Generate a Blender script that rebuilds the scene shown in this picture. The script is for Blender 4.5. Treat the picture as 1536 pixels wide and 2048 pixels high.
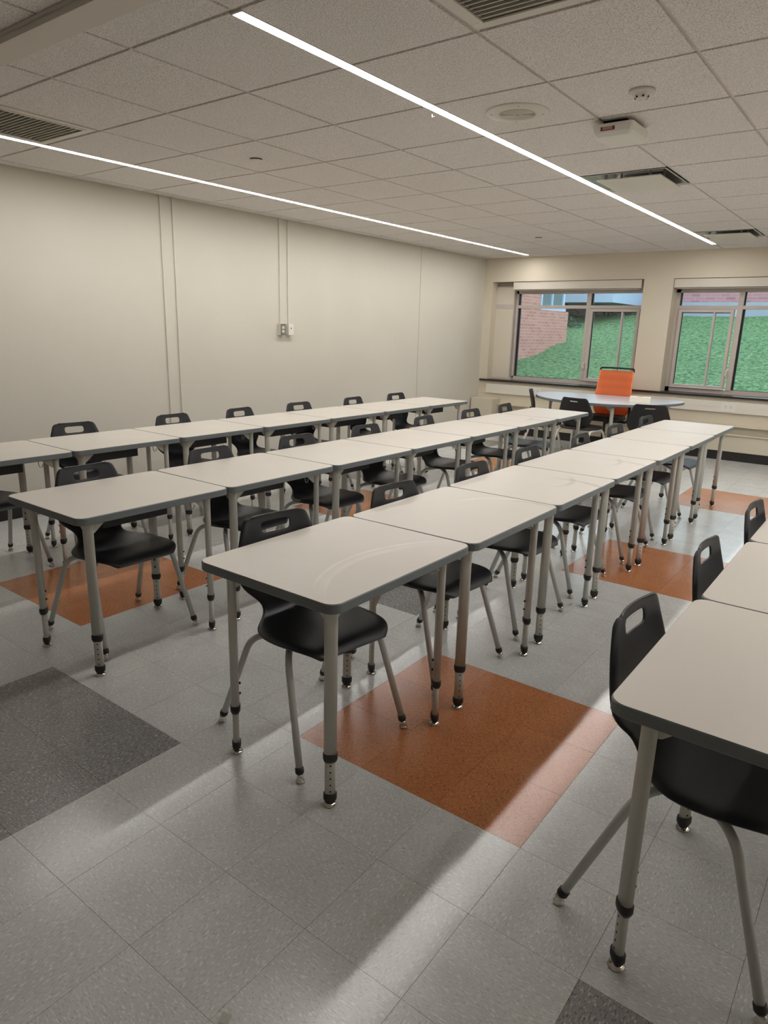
import bpy, bmesh, math, random
from mathutils import Matrix, Vector
random.seed(7)
for o in list(bpy.data.objects): bpy.data.objects.remove(o)
SC = bpy.context.scene
COL = SC.collection
PI = math.pi

# ------------------------------------------------------------------ camera
H = 2.534
def rz(a): return Matrix.Rotation(a, 3, 'Z')
def rx(a): return Matrix.Rotation(a, 3, 'X')
cam_d = bpy.data.cameras.new('camera')
cam_d.sensor_fit = 'HORIZONTAL'; cam_d.sensor_width = 36.0
cam_d.lens = 1368.7 * 36.0 / 1536.0
cam_d.clip_start = 0.02; cam_d.clip_end = 300
cam = bpy.data.objects.new('camera', cam_d); COL.objects.link(cam)
cam.matrix_world = Matrix.Translation((3.9073, -1.8347, 1.4909)) @ (rz(0.64202) @ rx(1.30953) @ rz(0.02679)).to_4x4()
SC.camera = cam

# ------------------------------------------------------------------ world and exposure
LAMP = 56.0
world = bpy.data.worlds.new('overcast_sky'); SC.world = world
world.use_nodes = True
bg = world.node_tree.nodes['Background']
bg.inputs[0].default_value = (0.80, 0.92, 1.0, 1); bg.inputs[1].default_value = 4.2
SC.view_settings.view_transform = 'Standard'
SC.view_settings.look = 'None'
SC.view_settings.exposure = 0.0
SC.view_settings.gamma = 1.0
SC.view_settings.use_curve_mapping = False
SC.cycles.max_bounces = 10
SC.cycles.diffuse_bounces = 6
SC.cycles.caustics_reflective = False
SC.cycles.caustics_refractive = False
SC.cycles.sample_clamp_indirect = 4.0

# ------------------------------------------------------------------ materials
def s2l(c): return tuple(((v/255.0)/12.92 if v/255.0 <= .04045 else ((v/255.0+.055)/1.055)**2.4) for v in c)
class NT:
    def __init__(s, m): s.t = m.node_tree; s.n = s.t.nodes; s.l = s.t.links
    def new(s, ty, **k):
        n = s.n.new(ty)
        for a, b in k.items(): setattr(n, a, b)
        return n
    def link(s, a, b): s.l.new(a, b)
def mat(name, col, rough=.5, metal=0.0, spec=.5, coat=0.0, coat_rough=.1, emit=None, estr=0.0):
    m = bpy.data.materials.new(name); m.use_nodes = True
    b = m.node_tree.nodes['Principled BSDF']
    b.inputs['Base Color'].default_value = (*col, 1)
    b.inputs['Roughness'].default_value = rough
    b.inputs['Metallic'].default_value = metal
    b.inputs['Specular IOR Level'].default_value = spec
    b.inputs['Coat Weight'].default_value = coat
    b.inputs['Coat Roughness'].default_value = coat_rough
    if emit:
        b.inputs['Emission Color'].default_value = (*emit, 1); b.inputs['Emission Strength'].default_value = estr
    return m
def noisy(name, col, amt=.06, scale=8.0, rough=.6, bump=0.0, bscale=120.0, spec=.5, detail=4.0, metal=0.0, coat=0.0):
    """principled with a soft procedural mottling in colour and an optional fine bump, in world coordinates"""
    m = mat(name, col, rough, metal, spec, coat)
    t = NT(m); b = t.n['Principled BSDF']
    g = t.new('ShaderNodeNewGeometry')
    n = t.new('ShaderNodeTexNoise'); n.inputs['Scale'].default_value = scale; n.inputs['Detail'].default_value = detail
    t.link(g.outputs['Position'], n.inputs['Vector'])
    r = t.new('ShaderNodeValToRGB')
    r.color_ramp.elements[0].position = .3; r.color_ramp.elements[1].position = .7
    r.color_ramp.elements[0].color = (*[c*(1-amt) for c in col], 1)
    r.color_ramp.elements[1].color = (*[min(1, c*(1+amt)) for c in col], 1)
    t.link(n.outputs['Fac'], r.inputs[0]); t.link(r.outputs[0], b.inputs['Base Color'])
    if bump:
        n2 = t.new('ShaderNodeTexNoise'); n2.inputs['Scale'].default_value = bscale; n2.inputs['Detail'].default_value = 3
        t.link(g.outputs['Position'], n2.inputs['Vector'])
        bp = t.new('ShaderNodeBump'); bp.inputs['Strength'].default_value = bump; bp.inputs['Distance'].default_value = .002
        t.link(n2.outputs['Fac'], bp.inputs['Height']); t.link(bp.outputs[0], b.inputs['Normal'])
    return m
def floor_mat(name, base, light, dark, swap):
    """vinyl composition tile: streaky marbled flecks running one way"""
    m = mat(name, base, .2)
    t = NT(m); b = t.n['Principled BSDF']
    g = t.new('ShaderNodeNewGeometry')
    def streak(su, sv, off, rot):
        mp = t.new('ShaderNodeMapping')
        mp.inputs['Location'].default_value = (off, off*.7, 0)
        mp.inputs['Rotation'].default_value = (0, 0, rot)
        mp.inputs['Scale'].default_value = (sv, su, 30) if swap else (su, sv, 30)
        t.link(g.outputs['Position'], mp.inputs[0])
        n = t.new('ShaderNodeTexNoise'); n.inputs['Scale'].default_value = 1; n.inputs['Detail'].default_value = 2.5
        n.inputs['Roughness'].default_value = .55
        t.link(mp.outputs[0], n.inputs['Vector']); return n
    n1 = streak(60, 190, 3.1, .25); n2 = streak(75, 240, 11.3, -.2); n3 = streak(4, 7, 5.0, 0)
    def ramp(a, bb, src):
        r = t.new('ShaderNodeValToRGB'); r.color_ramp.elements[0].position = a; r.color_ramp.elements[1].position = bb
        t.link(src.outputs['Fac'], r.inputs[0]); return r
    r1 = ramp(.55, .66, n1); r2 = ramp(.55, .66, n2); r3 = ramp(.3, .7, n3)
    def mix(fac, ca, cb, ka=None):
        x = t.new('ShaderNodeMix', data_type='RGBA')
        x.inputs[6].default_value = (*ca, 1) if not hasattr(ca, 'links') else (0, 0, 0, 1)
        if hasattr(ca, 'links'): t.link(ca, x.inputs[6])
        x.inputs[7].default_value = (*cb, 1)
        t.link(fac, x.inputs[0]); return x.outputs[2]
    b0 = mix(r3.outputs[0], tuple(c*.93 for c in base), tuple(c*1.07 for c in base))
    c1 = mix(r1.outputs[0], b0, light); c2 = mix(r2.outputs[0], c1, dark)
    t.link(c2, b.inputs['Base Color'])
    rr = t.new('ShaderNodeMapRange'); rr.inputs[3].default_value = .17; rr.inputs[4].default_value = .27
    t.link(n3.outputs['Fac'], rr.inputs[0]); t.link(rr.outputs[0], b.inputs['Roughness'])
    b.inputs['Specular IOR Level'].default_value = .5
    return m
def ceiling_mat():
    m = mat('mineral_fibre', s2l((216, 212, 206)), .95, spec=.1)
    t = NT(m); b = t.n['Principled BSDF']; g = t.new('ShaderNodeNewGeometry')
    n = t.new('ShaderNodeTexNoise'); n.inputs['Scale'].default_value = 210; n.inputs['Detail'].default_value = 3
    t.link(g.outputs['Position'], n.inputs['Vector'])
    r = t.new('ShaderNodeValToRGB'); e = r.color_ramp.elements
    e[0].position = .36; e[0].color = (*s2l((190, 184, 180)), 1)
    e[1].position = .56; e[1].color = (*s2l((238, 234, 230)), 1)
    t.link(n.outputs['Fac'], r.inputs[0]); t.link(r.outputs[0], b.inputs['Base Color'])
    bp = t.new('ShaderNodeBump'); bp.inputs['Strength'].default_value = .5; bp.inputs['Distance'].default_value = .003
    t.link(n.outputs['Fac'], bp.inputs['Height']); t.link(bp.outputs[0], b.inputs['Normal'])
    return m
def laminate(name, arcs=()):
    """warm white laminate; arcs = smear rings, the light ones painted strip reflections, in object coordinates (cx, cy, radius, width, ang0, ang1, strength)"""
    base = s2l((212, 206, 196))
    m = mat(name, base, .36, spec=.45)
    t = NT(m); b = t.n['Principled BSDF']; tc = t.new('ShaderNodeTexCoord')
    n = t.new('ShaderNodeTexNoise'); n.inputs['Scale'].default_value = 3.5; n.inputs['Detail'].default_value = 5
    t.link(tc.outputs['Object'], n.inputs['Vector'])
    rr = t.new('ShaderNodeMapRange'); rr.inputs[1].default_value = .3; rr.inputs[2].default_value = .7
    rr.inputs[3].default_value = .32; rr.inputs[4].default_value = .42
    t.link(n.outputs['Fac'], rr.inputs[0]); t.link(rr.outputs[0], b.inputs['Roughness'])
    last = None
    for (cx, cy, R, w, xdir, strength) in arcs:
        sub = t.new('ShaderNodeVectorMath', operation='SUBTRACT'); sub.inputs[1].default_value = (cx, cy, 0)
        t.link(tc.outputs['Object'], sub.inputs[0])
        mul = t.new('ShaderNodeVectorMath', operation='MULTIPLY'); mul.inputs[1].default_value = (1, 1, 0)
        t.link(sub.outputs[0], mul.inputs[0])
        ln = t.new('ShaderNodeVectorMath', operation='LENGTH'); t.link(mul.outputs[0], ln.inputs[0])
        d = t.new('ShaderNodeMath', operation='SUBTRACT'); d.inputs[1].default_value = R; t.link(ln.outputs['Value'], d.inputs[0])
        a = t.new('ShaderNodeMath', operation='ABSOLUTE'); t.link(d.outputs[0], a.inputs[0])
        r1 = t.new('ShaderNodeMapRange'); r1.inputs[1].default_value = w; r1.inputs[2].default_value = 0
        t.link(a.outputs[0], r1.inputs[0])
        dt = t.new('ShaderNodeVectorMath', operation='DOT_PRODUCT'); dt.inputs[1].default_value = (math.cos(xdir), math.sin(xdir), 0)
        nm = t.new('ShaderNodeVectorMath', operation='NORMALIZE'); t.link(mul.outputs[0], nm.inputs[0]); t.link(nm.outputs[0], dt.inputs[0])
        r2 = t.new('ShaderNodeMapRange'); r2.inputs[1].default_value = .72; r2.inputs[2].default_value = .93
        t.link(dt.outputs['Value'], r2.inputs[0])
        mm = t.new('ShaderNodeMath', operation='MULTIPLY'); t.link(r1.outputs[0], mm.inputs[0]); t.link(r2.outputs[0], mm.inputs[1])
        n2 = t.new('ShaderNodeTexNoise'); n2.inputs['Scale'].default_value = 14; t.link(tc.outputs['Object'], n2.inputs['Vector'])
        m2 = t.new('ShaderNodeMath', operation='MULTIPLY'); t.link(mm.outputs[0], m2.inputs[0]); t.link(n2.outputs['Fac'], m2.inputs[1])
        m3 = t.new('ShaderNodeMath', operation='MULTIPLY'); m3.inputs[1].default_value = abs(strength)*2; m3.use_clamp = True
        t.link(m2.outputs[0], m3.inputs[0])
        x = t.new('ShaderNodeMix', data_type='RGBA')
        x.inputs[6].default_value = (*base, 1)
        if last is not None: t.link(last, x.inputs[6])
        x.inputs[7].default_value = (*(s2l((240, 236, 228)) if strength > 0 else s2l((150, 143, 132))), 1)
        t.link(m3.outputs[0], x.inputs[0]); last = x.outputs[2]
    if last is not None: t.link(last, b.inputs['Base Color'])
    return m
def brick_mat(name, c1, c2, mortar, sx=1.0, vertical='X'):
    m = mat(name, c1, .9, spec=.2); t = NT(m); b = t.n['Principled BSDF']; g = t.new('ShaderNodeNewGeometry')
    sp = t.new('ShaderNodeSeparateXYZ'); cb = t.new('ShaderNodeCombineXYZ'); t.link(g.outputs['Position'], sp.inputs[0])
    t.link(sp.outputs['X' if vertical == 'X' else 'Y'], cb.inputs['X']); t.link(sp.outputs['Z'], cb.inputs['Y'])
    k = t.new('ShaderNodeTexBrick'); k.inputs['Scale'].default_value = 1
    k.inputs['Brick Width'].default_value = .2*sx; k.inputs['Row Height'].default_value = .068*sx
    k.inputs['Mortar Size'].default_value = .006
    k.inputs['Color1'].default_value = (*c1, 1); k.inputs['Color2'].default_value = (*c2, 1); k.inputs['Mortar'].default_value = (*mortar, 1)
    t.link(cb.outputs[0], k.inputs['Vector']); t.link(k.outputs[0], b.inputs['Base Color'])
    return m
def mesh_fabric(name, col, hi):
    m = mat(name, col, .75, spec=.2); t = NT(m); b = t.n['Principled BSDF']; tc = t.new('ShaderNodeTexCoord')
    w = t.new('ShaderNodeTexWave', bands_direction='Z'); w.inputs['Scale'].default_value = 3; w.inputs['Distortion'].default_value = .6
    t.link(tc.outputs['Object'], w.inputs['Vector'])
    x = t.new('ShaderNodeMix', data_type='RGBA'); x.inputs[6].default_value = (*col, 1); x.inputs[7].default_value = (*hi, 1)
    t.link(w.outputs['Fac'], x.inputs[0]); t.link(x.outputs[2], b.inputs['Base Color']); return m
def perforated(name):
    m = mat(name, s2l((34, 34, 36)), .45); t = NT(m); b = t.n['Principled BSDF']; tc = t.new('ShaderNodeTexCoord')
    sp = t.new('ShaderNodeSeparateXYZ'); t.link(tc.outputs['Object'], sp.inputs[0])
    cb = t.new('ShaderNodeCombineXYZ'); t.link(sp.outputs['Y'], cb.inputs['X']); t.link(sp.outputs['Z'], cb.inputs['Y'])
    sc = t.new('ShaderNodeVectorMath', operation='SCALE'); sc.inputs['Scale'].default_value = 70; t.link(cb.outputs[0], sc.inputs[0])
    fr = t.new('ShaderNodeVectorMath', operation='FRACTION'); t.link(sc.outputs[0], fr.inputs[0])
    sb = t.new('ShaderNodeVectorMath', operation='DISTANCE'); sb.inputs[1].default_value = (.5, .5, 0); t.link(fr.outputs[0], sb.inputs[0])
    r = t.new('ShaderNodeValToRGB'); r.color_ramp.interpolation = 'CONSTANT'
    r.color_ramp.elements[0].color = (.001, .001, .001, 1); r.color_ramp.elements[1].position = .22; r.color_ramp.elements[1].color = (*s2l((36, 36, 38)), 1)
    t.link(sb.outputs['Value'], r.inputs[0]); t.link(r.outputs[0], b.inputs['Base Color']); return m
def glass_mat():
    m = bpy.data.materials.new('window_glass'); m.use_nodes = True; t = NT(m)
    for n in list(t.n): t.n.remove(n)
    out = t.new('ShaderNodeOutputMaterial'); mx = t.new('ShaderNodeMixShader'); fr = t.new('ShaderNodeFresnel'); fr.inputs[0].default_value = 1.5
    tr = t.new('ShaderNodeBsdfTransparent'); tr.inputs[0].default_value = (.90, .96, .96, 1)
    gl = t.new('ShaderNodeBsdfGlossy'); gl.inputs['Roughness'].default_value = .01
    t.link(fr.outputs[0], mx.inputs[0]); t.link(tr.outputs[0], mx.inputs[1]); t.link(gl.outputs[0], mx.inputs[2]); t.link(mx.outputs[0], out.inputs[0])
    return m
def grass_mat():
    m = mat('lawn', s2l((92, 140, 80)), .95, spec=.1); t = NT(m); b = t.n['Principled BSDF']; g = t.new('ShaderNodeNewGeometry')
    n = t.new('ShaderNodeTexNoise'); n.inputs['Scale'].default_value = 13; n.inputs['Detail'].default_value = 6; n.inputs['Roughness'].default_value = .8
    t.link(g.outputs['Position'], n.inputs['Vector'])
    r = t.new('ShaderNodeValToRGB'); e = r.color_ramp.elements
    e[0].position = .40; e[0].color = (*s2l((44, 76, 56)), 1); e[1].position = .60; e[1].color = (*s2l((116, 146, 104)), 1)
    t.link(n.outputs['Fac'], r.inputs[0])
    n2 = t.new('ShaderNodeTexNoise'); n2.inputs['Scale'].default_value = 22; t.link(g.outputs['Position'], n2.inputs['Vector'])
    r2 = t.new('ShaderNodeValToRGB'); r2.color_ramp.elements[0].position = .70; r2.color_ramp.elements[1].position = .73
    t.link(n2.outputs['Fac'], r2.inputs[0])
    x = t.new('ShaderNodeMix', data_type='RGBA'); x.inputs[7].default_value = (*s2l((200, 196, 150)), 1)
    t.link(r2.outputs[0], x.inputs[0]); t.link(r.outputs[0], x.inputs[6]); t.link(x.outputs[2], b.inputs['Base Color'])
    bp = t.new('ShaderNodeBump'); bp.inputs['Distance'].default_value = .05; t.link(n.outputs['Fac'], bp.inputs['Height']); t.link(bp.outputs[0], b.inputs['Normal'])
    return m

M = {}
M['wall'] = noisy('wall_paint', s2l((208, 203, 191)), .02, 1.5, .6, .15, 180, .3)
M['wall_back'] = noisy('window_wall_paint', s2l((214, 205, 186)), .02, 1.5, .6, .15, 180, .3)
M['ceil'] = ceiling_mat()
M['grid'] = mat('grid_metal', s2l((206, 198, 190)), .5)
M['trackm'] = mat('track_paint', s2l((204, 198, 188)), .5)
M['dark'] = mat('plenum_dark', s2l((26, 25, 24)), .9)
M['sub'] = mat('joint_dark', s2l((70, 68, 64)), .9)
g1, g1l, g1d = s2l((200, 201, 199)), s2l((226, 225, 219)), s2l((178, 178, 175))
M['f_grey'] = (floor_mat('vinyl_grey_a', g1, g1l, g1d, False), floor_mat('vinyl_grey_b', g1, g1l, g1d, True))
o1, o1l, o1d = s2l((184, 120, 76)), s2l((200, 138, 98)), s2l((140, 78, 48))
M['f_orange'] = (floor_mat('vinyl_orange_a', o1, o1l, o1d, False), floor_mat('vinyl_orange_b', o1, o1l, o1d, True))
d1, d1l, d1d = s2l((140, 138, 137)), s2l((186, 184, 180)), s2l((94, 92, 91))
M['f_dark'] = (floor_mat('vinyl_charcoal_a', d1, d1l, d1d, False), floor_mat('vinyl_charcoal_b', d1, d1l, d1d, True))
M['lam'] = laminate('laminate')
M['lam_c0'] = laminate('laminate_smear_glint', ((.595, -.005, .535, .010, 3.05, .6), (.610, -.01, .52, .022, 3.1, .28), (.56, -.02, .46, .008, -3.0, .25)))  # lighter arcs paint the strip light's reflection on greasy smears
M['lam_c1'] = laminate('laminate_smear_glint_far', ((.185, .088, .285, .009, 2.25, .9), (.20, .06, .30, .02, 1.3, -.4)))  # bright arc is a painted reflection on a smear, dark arc plain smear
M['lam_c2'] = laminate('laminate_scuffed', ((.12, -.1, .3, .03, 1.2, -.45), (-.1, .1, .25, .02, .2, -.3)))
M['lam_rd'] = mat('laminate_cool', s2l((196, 200, 208)), .3)
M['edge'] = mat('grey_edge', s2l((112, 118, 120)), .45)
M['leg'] = mat('leg_enamel', s2l((196, 195, 187)), .35, spec=.5)
M['chairleg'] = mat('chair_enamel', s2l((190, 192, 188)), .32)
M['chairleg_w'] = mat('white_chair_enamel', s2l((214, 212, 204)), .32)
M['rubber'] = mat('black_collar', s2l((38, 36, 36)), .5)
M['hole'] = mat('hole_dark', s2l((12, 12, 12)), .8)
M['chrome'] = mat('chrome', s2l((215, 212, 205)), .12, metal=1.0)
M['plastic'] = noisy('black_plastic', s2l((33, 33, 38)), .05, 20, .42, .25, 900, .5)
M['plastic2'] = mat('matte_black', s2l((26, 26, 28)), .55)
M['box'] = perforated('perforated_steel')
M['fixt'] = mat('white_fixture', s2l((212, 208, 198)), .45)
M['shadebox'] = mat('shade_cassette', s2l((214, 206, 194)), .5)
M['plate'] = mat('device_white', s2l((226, 224, 216)), .4)
M['steel'] = mat('brushed_steel', s2l((160, 160, 154)), .35, metal=.8)
M['diff'] = mat('led_diffuser', (1, 1, 1), .5, emit=(1.0, .975, .945), estr=LAMP)
M['frame'] = mat('window_aluminium', s2l((196, 186, 178)), .45)
M['panel'] = mat('infill_panel', s2l((212, 203, 186)), .6)
M['gasket'] = mat('gasket_black', s2l((22, 24, 30)), .6)
M['sill'] = noisy('black_stone', s2l((40, 36, 36)), .25, 60, .35)
M['glass'] = glass_mat()
M['base'] = mat('rubber_base', s2l((36, 34, 34)), .5)
M['heater'] = mat('heater_enamel', s2l((206, 198, 178)), .5)
M['raceway'] = mat('raceway_white', s2l((222, 217, 206)), .45)
M['orange'] = mesh_fabric('orange_mesh', s2l((246, 142, 92)), s2l((250, 150, 102)))
M['paper'] = mat('cream_card', s2l((246, 240, 222)), .7)
M['grass'] = grass_mat()
M['leafm'] = noisy('shrub_leaf', s2l((56, 76, 68)), .3, 12, .8)
M['brick'] = brick_mat('red_brick_side', s2l((166, 118, 108)), s2l((150, 100, 94)), s2l((160, 142, 132)), 1.0, 'Y')
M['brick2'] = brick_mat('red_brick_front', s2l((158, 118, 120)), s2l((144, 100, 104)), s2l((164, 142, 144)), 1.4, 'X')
M['brick_dark'] = brick_mat('shaded_brick', s2l((74, 58, 60)), s2l((64, 52, 54)), s2l((84, 74, 74)), 1.6, 'X')  # shade of the recess under the canopy is put into this brick colour
M['conc'] = noisy('concrete', s2l((140, 146, 158)), .05, 3, .9)
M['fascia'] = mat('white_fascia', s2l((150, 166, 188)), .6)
M['extglass'] = mat('far_glass', s2l((74, 100, 104)), .1, spec=.8)
M['red'] = mat('red_label', s2l((120, 26, 32)), .5)
M['metal_pan'] = mat('diffuser_pan', s2l((176, 176, 170)), .22, metal=.5)

# ------------------------------------------------------------------ mesh helpers
def mesh(name, bm, mats, smooth=False):
    bmesh.ops.delete(bm, geom=[v for v in bm.verts if not v.link_faces], context='VERTS')
    me = bpy.data.meshes.new(name); bm.normal_update(); bm.to_mesh(me); bm.free()
    for m in (mats if isinstance(mats, (list, tuple)) else [mats]): me.materials.append(m)
    if smooth:
        for p in me.polygons: p.use_smooth = True
    return me
def obj(name, me, parent=None, loc=(0, 0, 0), rot=0.0):
    o = bpy.data.objects.new(name, me); COL.objects.link(o)
    o.location = loc; o.rotation_euler = (0, 0, rot)
    if parent is not None: o.parent = parent
    return o
def tag(o, label=None, cat=None, group=None, kind=None):
    if label: o['label'] = label
    if cat: o['category'] = cat
    if group: o['group'] = group
    if kind: o['kind'] = kind
    return o
def empty(name, loc=(0, 0, 0), rot=0.0, **k):
    o = bpy.data.objects.new(name, None); COL.objects.link(o); o.empty_display_size = .1
    o.location = loc; o.rotation_euler = (0, 0, rot); return tag(o, **k)
def box(bm, x0, x1, y0, y1, z0, z1, mi=0, bev=0.0):
    v = [bm.verts.new(p) for p in ((x0, y0, z0), (x1, y0, z0), (x1, y1, z0), (x0, y1, z0), (x0, y0, z1), (x1, y0, z1), (x1, y1, z1), (x0, y1, z1))]
    fs = [bm.faces.new([v[i] for i in q]) for q in ((3, 2, 1, 0), (4, 5, 6, 7), (0, 1, 5, 4), (1, 2, 6, 5), (2, 3, 7, 6), (3, 0, 4, 7))]
    for f in fs: f.material_index = mi
    if bev:
        es = list({e for f in fs for e in f.edges})
        r = bmesh.ops.bevel(bm, geom=es, offset=bev, segments=2, affect='EDGES', profile=.7)
        for f in r['faces']: f.material_index = mi
    return fs
def boxm(name, m, *a, bev=0.0, **k):
    bm = bmesh.new(); box(bm, *a, bev=bev); return mesh(name, bm, m)
def sweep(bm, path, rad, seg=12, cap=True, mi=0, ell=None):
    """tube along a polyline; rad may be a number or list; ell=(a,b,ang) for a vertical elliptical section"""
    P = [Vector(p) for p in path]; rings = []
    up = Vector((0, 0, 1)); prev = None
    for i, p in enumerate(P):
        d = (P[min(i+1, len(P)-1)] - P[max(i-1, 0)]).normalized()
        if prev is None:
            a = d.cross(up)
            if a.length < 1e-3: a = Vector((1, 0, 0))
            a.normalize()
        else:
            a = (prev - d*prev.dot(d)).normalized()
        b = d.cross(a).normalized(); prev = a
        r = rad[i] if isinstance(rad, (list, tuple)) else rad
        if ell:
            ea, eb, an = ell; u = Vector((math.cos(an), math.sin(an), 0)); w = Vector((-math.sin(an), math.cos(an), 0))
            ring = [bm.verts.new(p + u*ea*r*math.cos(2*PI*k/seg) + w*eb*r*math.sin(2*PI*k/seg)) for k in range(seg)]
        else:
            ring = [bm.verts.new(p + a*r*math.cos(2*PI*k/seg) + b*r*math.sin(2*PI*k/seg)) for k in range(seg)]
        rings.append(ring)
    for A, B in zip(rings, rings[1:]):
        for k in range(seg):
            f = bm.faces.new((A[k], A[(k+1) % seg], B[(k+1) % seg], B[k])); f.material_index = mi; f.smooth = True
    if cap:
        for ring, fl in ((rings[0], 0), (rings[-1], 1)):
            f = bm.faces.new(ring if fl else ring[::-1]); f.material_index = mi
    bmesh.ops.recalc_face_normals(bm, faces=bm.faces)
def bend(pts, r=.03, n=5):
    """round the inner corners of a polyline"""
    P = [Vector(p) for p in pts]; out = [P[0]]
    for i in range(1, len(P)-1):
        a = (P[i-1]-P[i]); b = (P[i+1]-P[i]); ra = min(r, a.length*.48); rb = min(r, b.length*.48)
        A = P[i]+a.normalized()*ra; B = P[i]+b.normalized()*rb
        for k in range(n+1):
            t = k/n; out.append((1-t)**2*A + 2*t*(1-t)*P[i] + t*t*B)
    out.append(P[-1]); return out
def lathe(bm, prof, c=(0, 0, 0), seg=20, mi=0, smooth=True, caps=True):
    rings = []
    for r, z in prof:
        rings.append([bm.verts.new((c[0]+max(r, 1e-4)*math.cos(2*PI*k/seg), c[1]+max(r, 1e-4)*math.sin(2*PI*k/seg), c[2]+z)) for k in range(seg)])
    for A, B in zip(rings, rings[1:]):
        for k in range(seg):
            f = bm.faces.new((A[k], A[(k+1) % seg], B[(k+1) % seg], B[k])); f.smooth = smooth; f.material_index = mi
    for ring in ((rings[0], rings[-1]) if caps else ()):
        f = bm.faces.new(ring); f.material_index = mi
    bmesh.ops.recalc_face_normals(bm, faces=bm.faces)
def prism(bm, pts, z0, z1, mi=0):
    lo = [bm.verts.new((x, y, z0)) for x, y in pts]; hi = [bm.verts.new((x, y, z1)) for x, y in pts]
    n = len(pts)
    fs = [bm.faces.new(lo[::-1]), bm.faces.new(hi)] + [bm.faces.new((lo[i], lo[(i+1) % n], hi[(i+1) % n], hi[i])) for i in range(n)]
    for f in fs: f.material_index = mi
    return fs
def rrect(x0, x1, y0, y1, r, n=6):
    out = []
    for cx, cy, a in ((x1-r, y0+r, -PI/2), (x1-r, y1-r, 0), (x0+r, y1-r, PI/2), (x0+r, y0+r, PI)):
        for k in range(n+1): out.append((cx+r*math.cos(a+PI/2*k/n), cy+r*math.sin(a+PI/2*k/n)))
    return out
def copy_tree(o, parent=None):
    c = o.copy(); COL.objects.link(c); c.parent = parent
    for ch in list(o.children): copy_tree(ch, c)
    return c

# ------------------------------------------------------------------ room shell
XL, XR, YR, YB = -1.42, 7.3, -4.6, 7.65
YW = 7.90                                 # window plane
FX, FY, FT = 3.2236, -0.1940, 0.3048      # floor tile lattice
S = lambda name, me: tag(obj(name, me), kind='structure')

floor = S('floor', boxm('floor', M['sub'], XL, XR, YR, YB+.1, -.12, -.0035))
ROW_NAMES = ('left wall', 'second', 'third', 'right')
def tile_kind(i, j):
    if (i % 8) in (5, 6, 7) and (j % 8) in (0, 1, 2) and j < 22: return 'f_orange'
    if (i % 8) in (1, 2, 3) and (j % 8) in (4, 5, 6): return 'f_dark'
    return 'f_grey'
Rinv = cam.matrix_world.inverted()
def project(p):
    q = Rinv @ Vector(p)
    if q.z > -.05: return None
    return 768+1368.7*q.x/-q.z, 1024-1368.7*q.y/-q.z, -q.z
cells = []
for i in range(math.floor((XL-FX)/FT), math.ceil((XR-FX)/FT)+1):
    for j in range(math.floor((YR-FY)/FT), math.ceil((YB-FY)/FT)+1):
        x0, x1 = max(FX+i*FT, XL), min(FX+(i+1)*FT, XR); y0, y1 = max(FY+j*FT, YR), min(FY+(j+1)*FT, YB)
        if x1-x0 < .02 or y1-y0 < .02: continue
        vis, dist = False, 99
        for cx in (x0, (x0+x1)/2, x1):
            for cy in (y0, (y0+y1)/2, y1):
                q = project((cx, cy, 0))
                if q and -10 < q[0] < 1546 and -10 < q[1] < 2058: vis = True; dist = min(dist, q[2])
        cells.append((not vis, dist, i, j, x0, x1, y0, y1))
cells.sort()
GAP = .0005
tmesh = {}
rest = bmesh.new(); rest_m = []
for n, (hid, dist, i, j, x0, x1, y0, y1) in enumerate(cells):
    k = tile_kind(i, j); mm = M[k][(i+j) % 2]
    if n < 300 and not hid:
        w, d = x1-x0-2*GAP, y1-y0-2*GAP; key = (round(w, 4), round(d, 4), mm.name)
        if key not in tmesh:
            tmesh[key] = boxm('floor_tile', mm, 0, w, 0, d, -.003, 0)
        obj('floor_tile', tmesh[key], floor, (x0+GAP, y0+GAP, random.uniform(-.0002, 0)))
    else:
        if mm not in rest_m: rest_m.append(mm)
        box(rest, x0+GAP, x1-GAP, y0+GAP, y1-GAP, -.003, 0, rest_m.index(mm))
o = obj('floor_tiles', mesh('floor_tiles', rest, rest_m), floor); o['kind'] = 'stuff'

# walls
S('wall_left', boxm('wall_left', M['wall'], XL-.15, XL, YR, YB+.5, -.12, H+.35))
S('wall_right', boxm('wall_right', M['wall'], XR, XR+.15, YR, YB+.5, -.12, H+.35))
S('wall_rear', boxm('wall_rear', M['wall'], XL, XR, YR-.15, YR, -.12, H+.35))
SILL = .79; HEAD = 2.205
openings = [(-1.28, .93), (1.30, 3.55), (3.92, 6.17), (6.54, 7.2)]
bm = bmesh.new()
box(bm, XL, XR, YB, YB+.35, -.12, SILL-.02)
box(bm, XL, XR, YB, YB+.35, HEAD, H+.35)
xs = [XL] + [v for o_ in openings for v in o_] + [XR]
for a, b in zip(xs[::2], xs[1::2]): box(bm, a, b, YB, YB+.35, SILL-.02, HEAD)
S('wall_back', mesh('wall_back', bm, M['wall_back']))
S('baseboard_left', boxm('baseboard_left', M['base'], XL, XL+.012, YR, 7.42, 0, .105, bev=.003))
# stone stool under the windows
S('trim_1', boxm('trim_1', M['sill'], XL+.03, XR, YB-.045, YW-.03, SILL-.022, SILL+.003, bev=.003))

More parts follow.
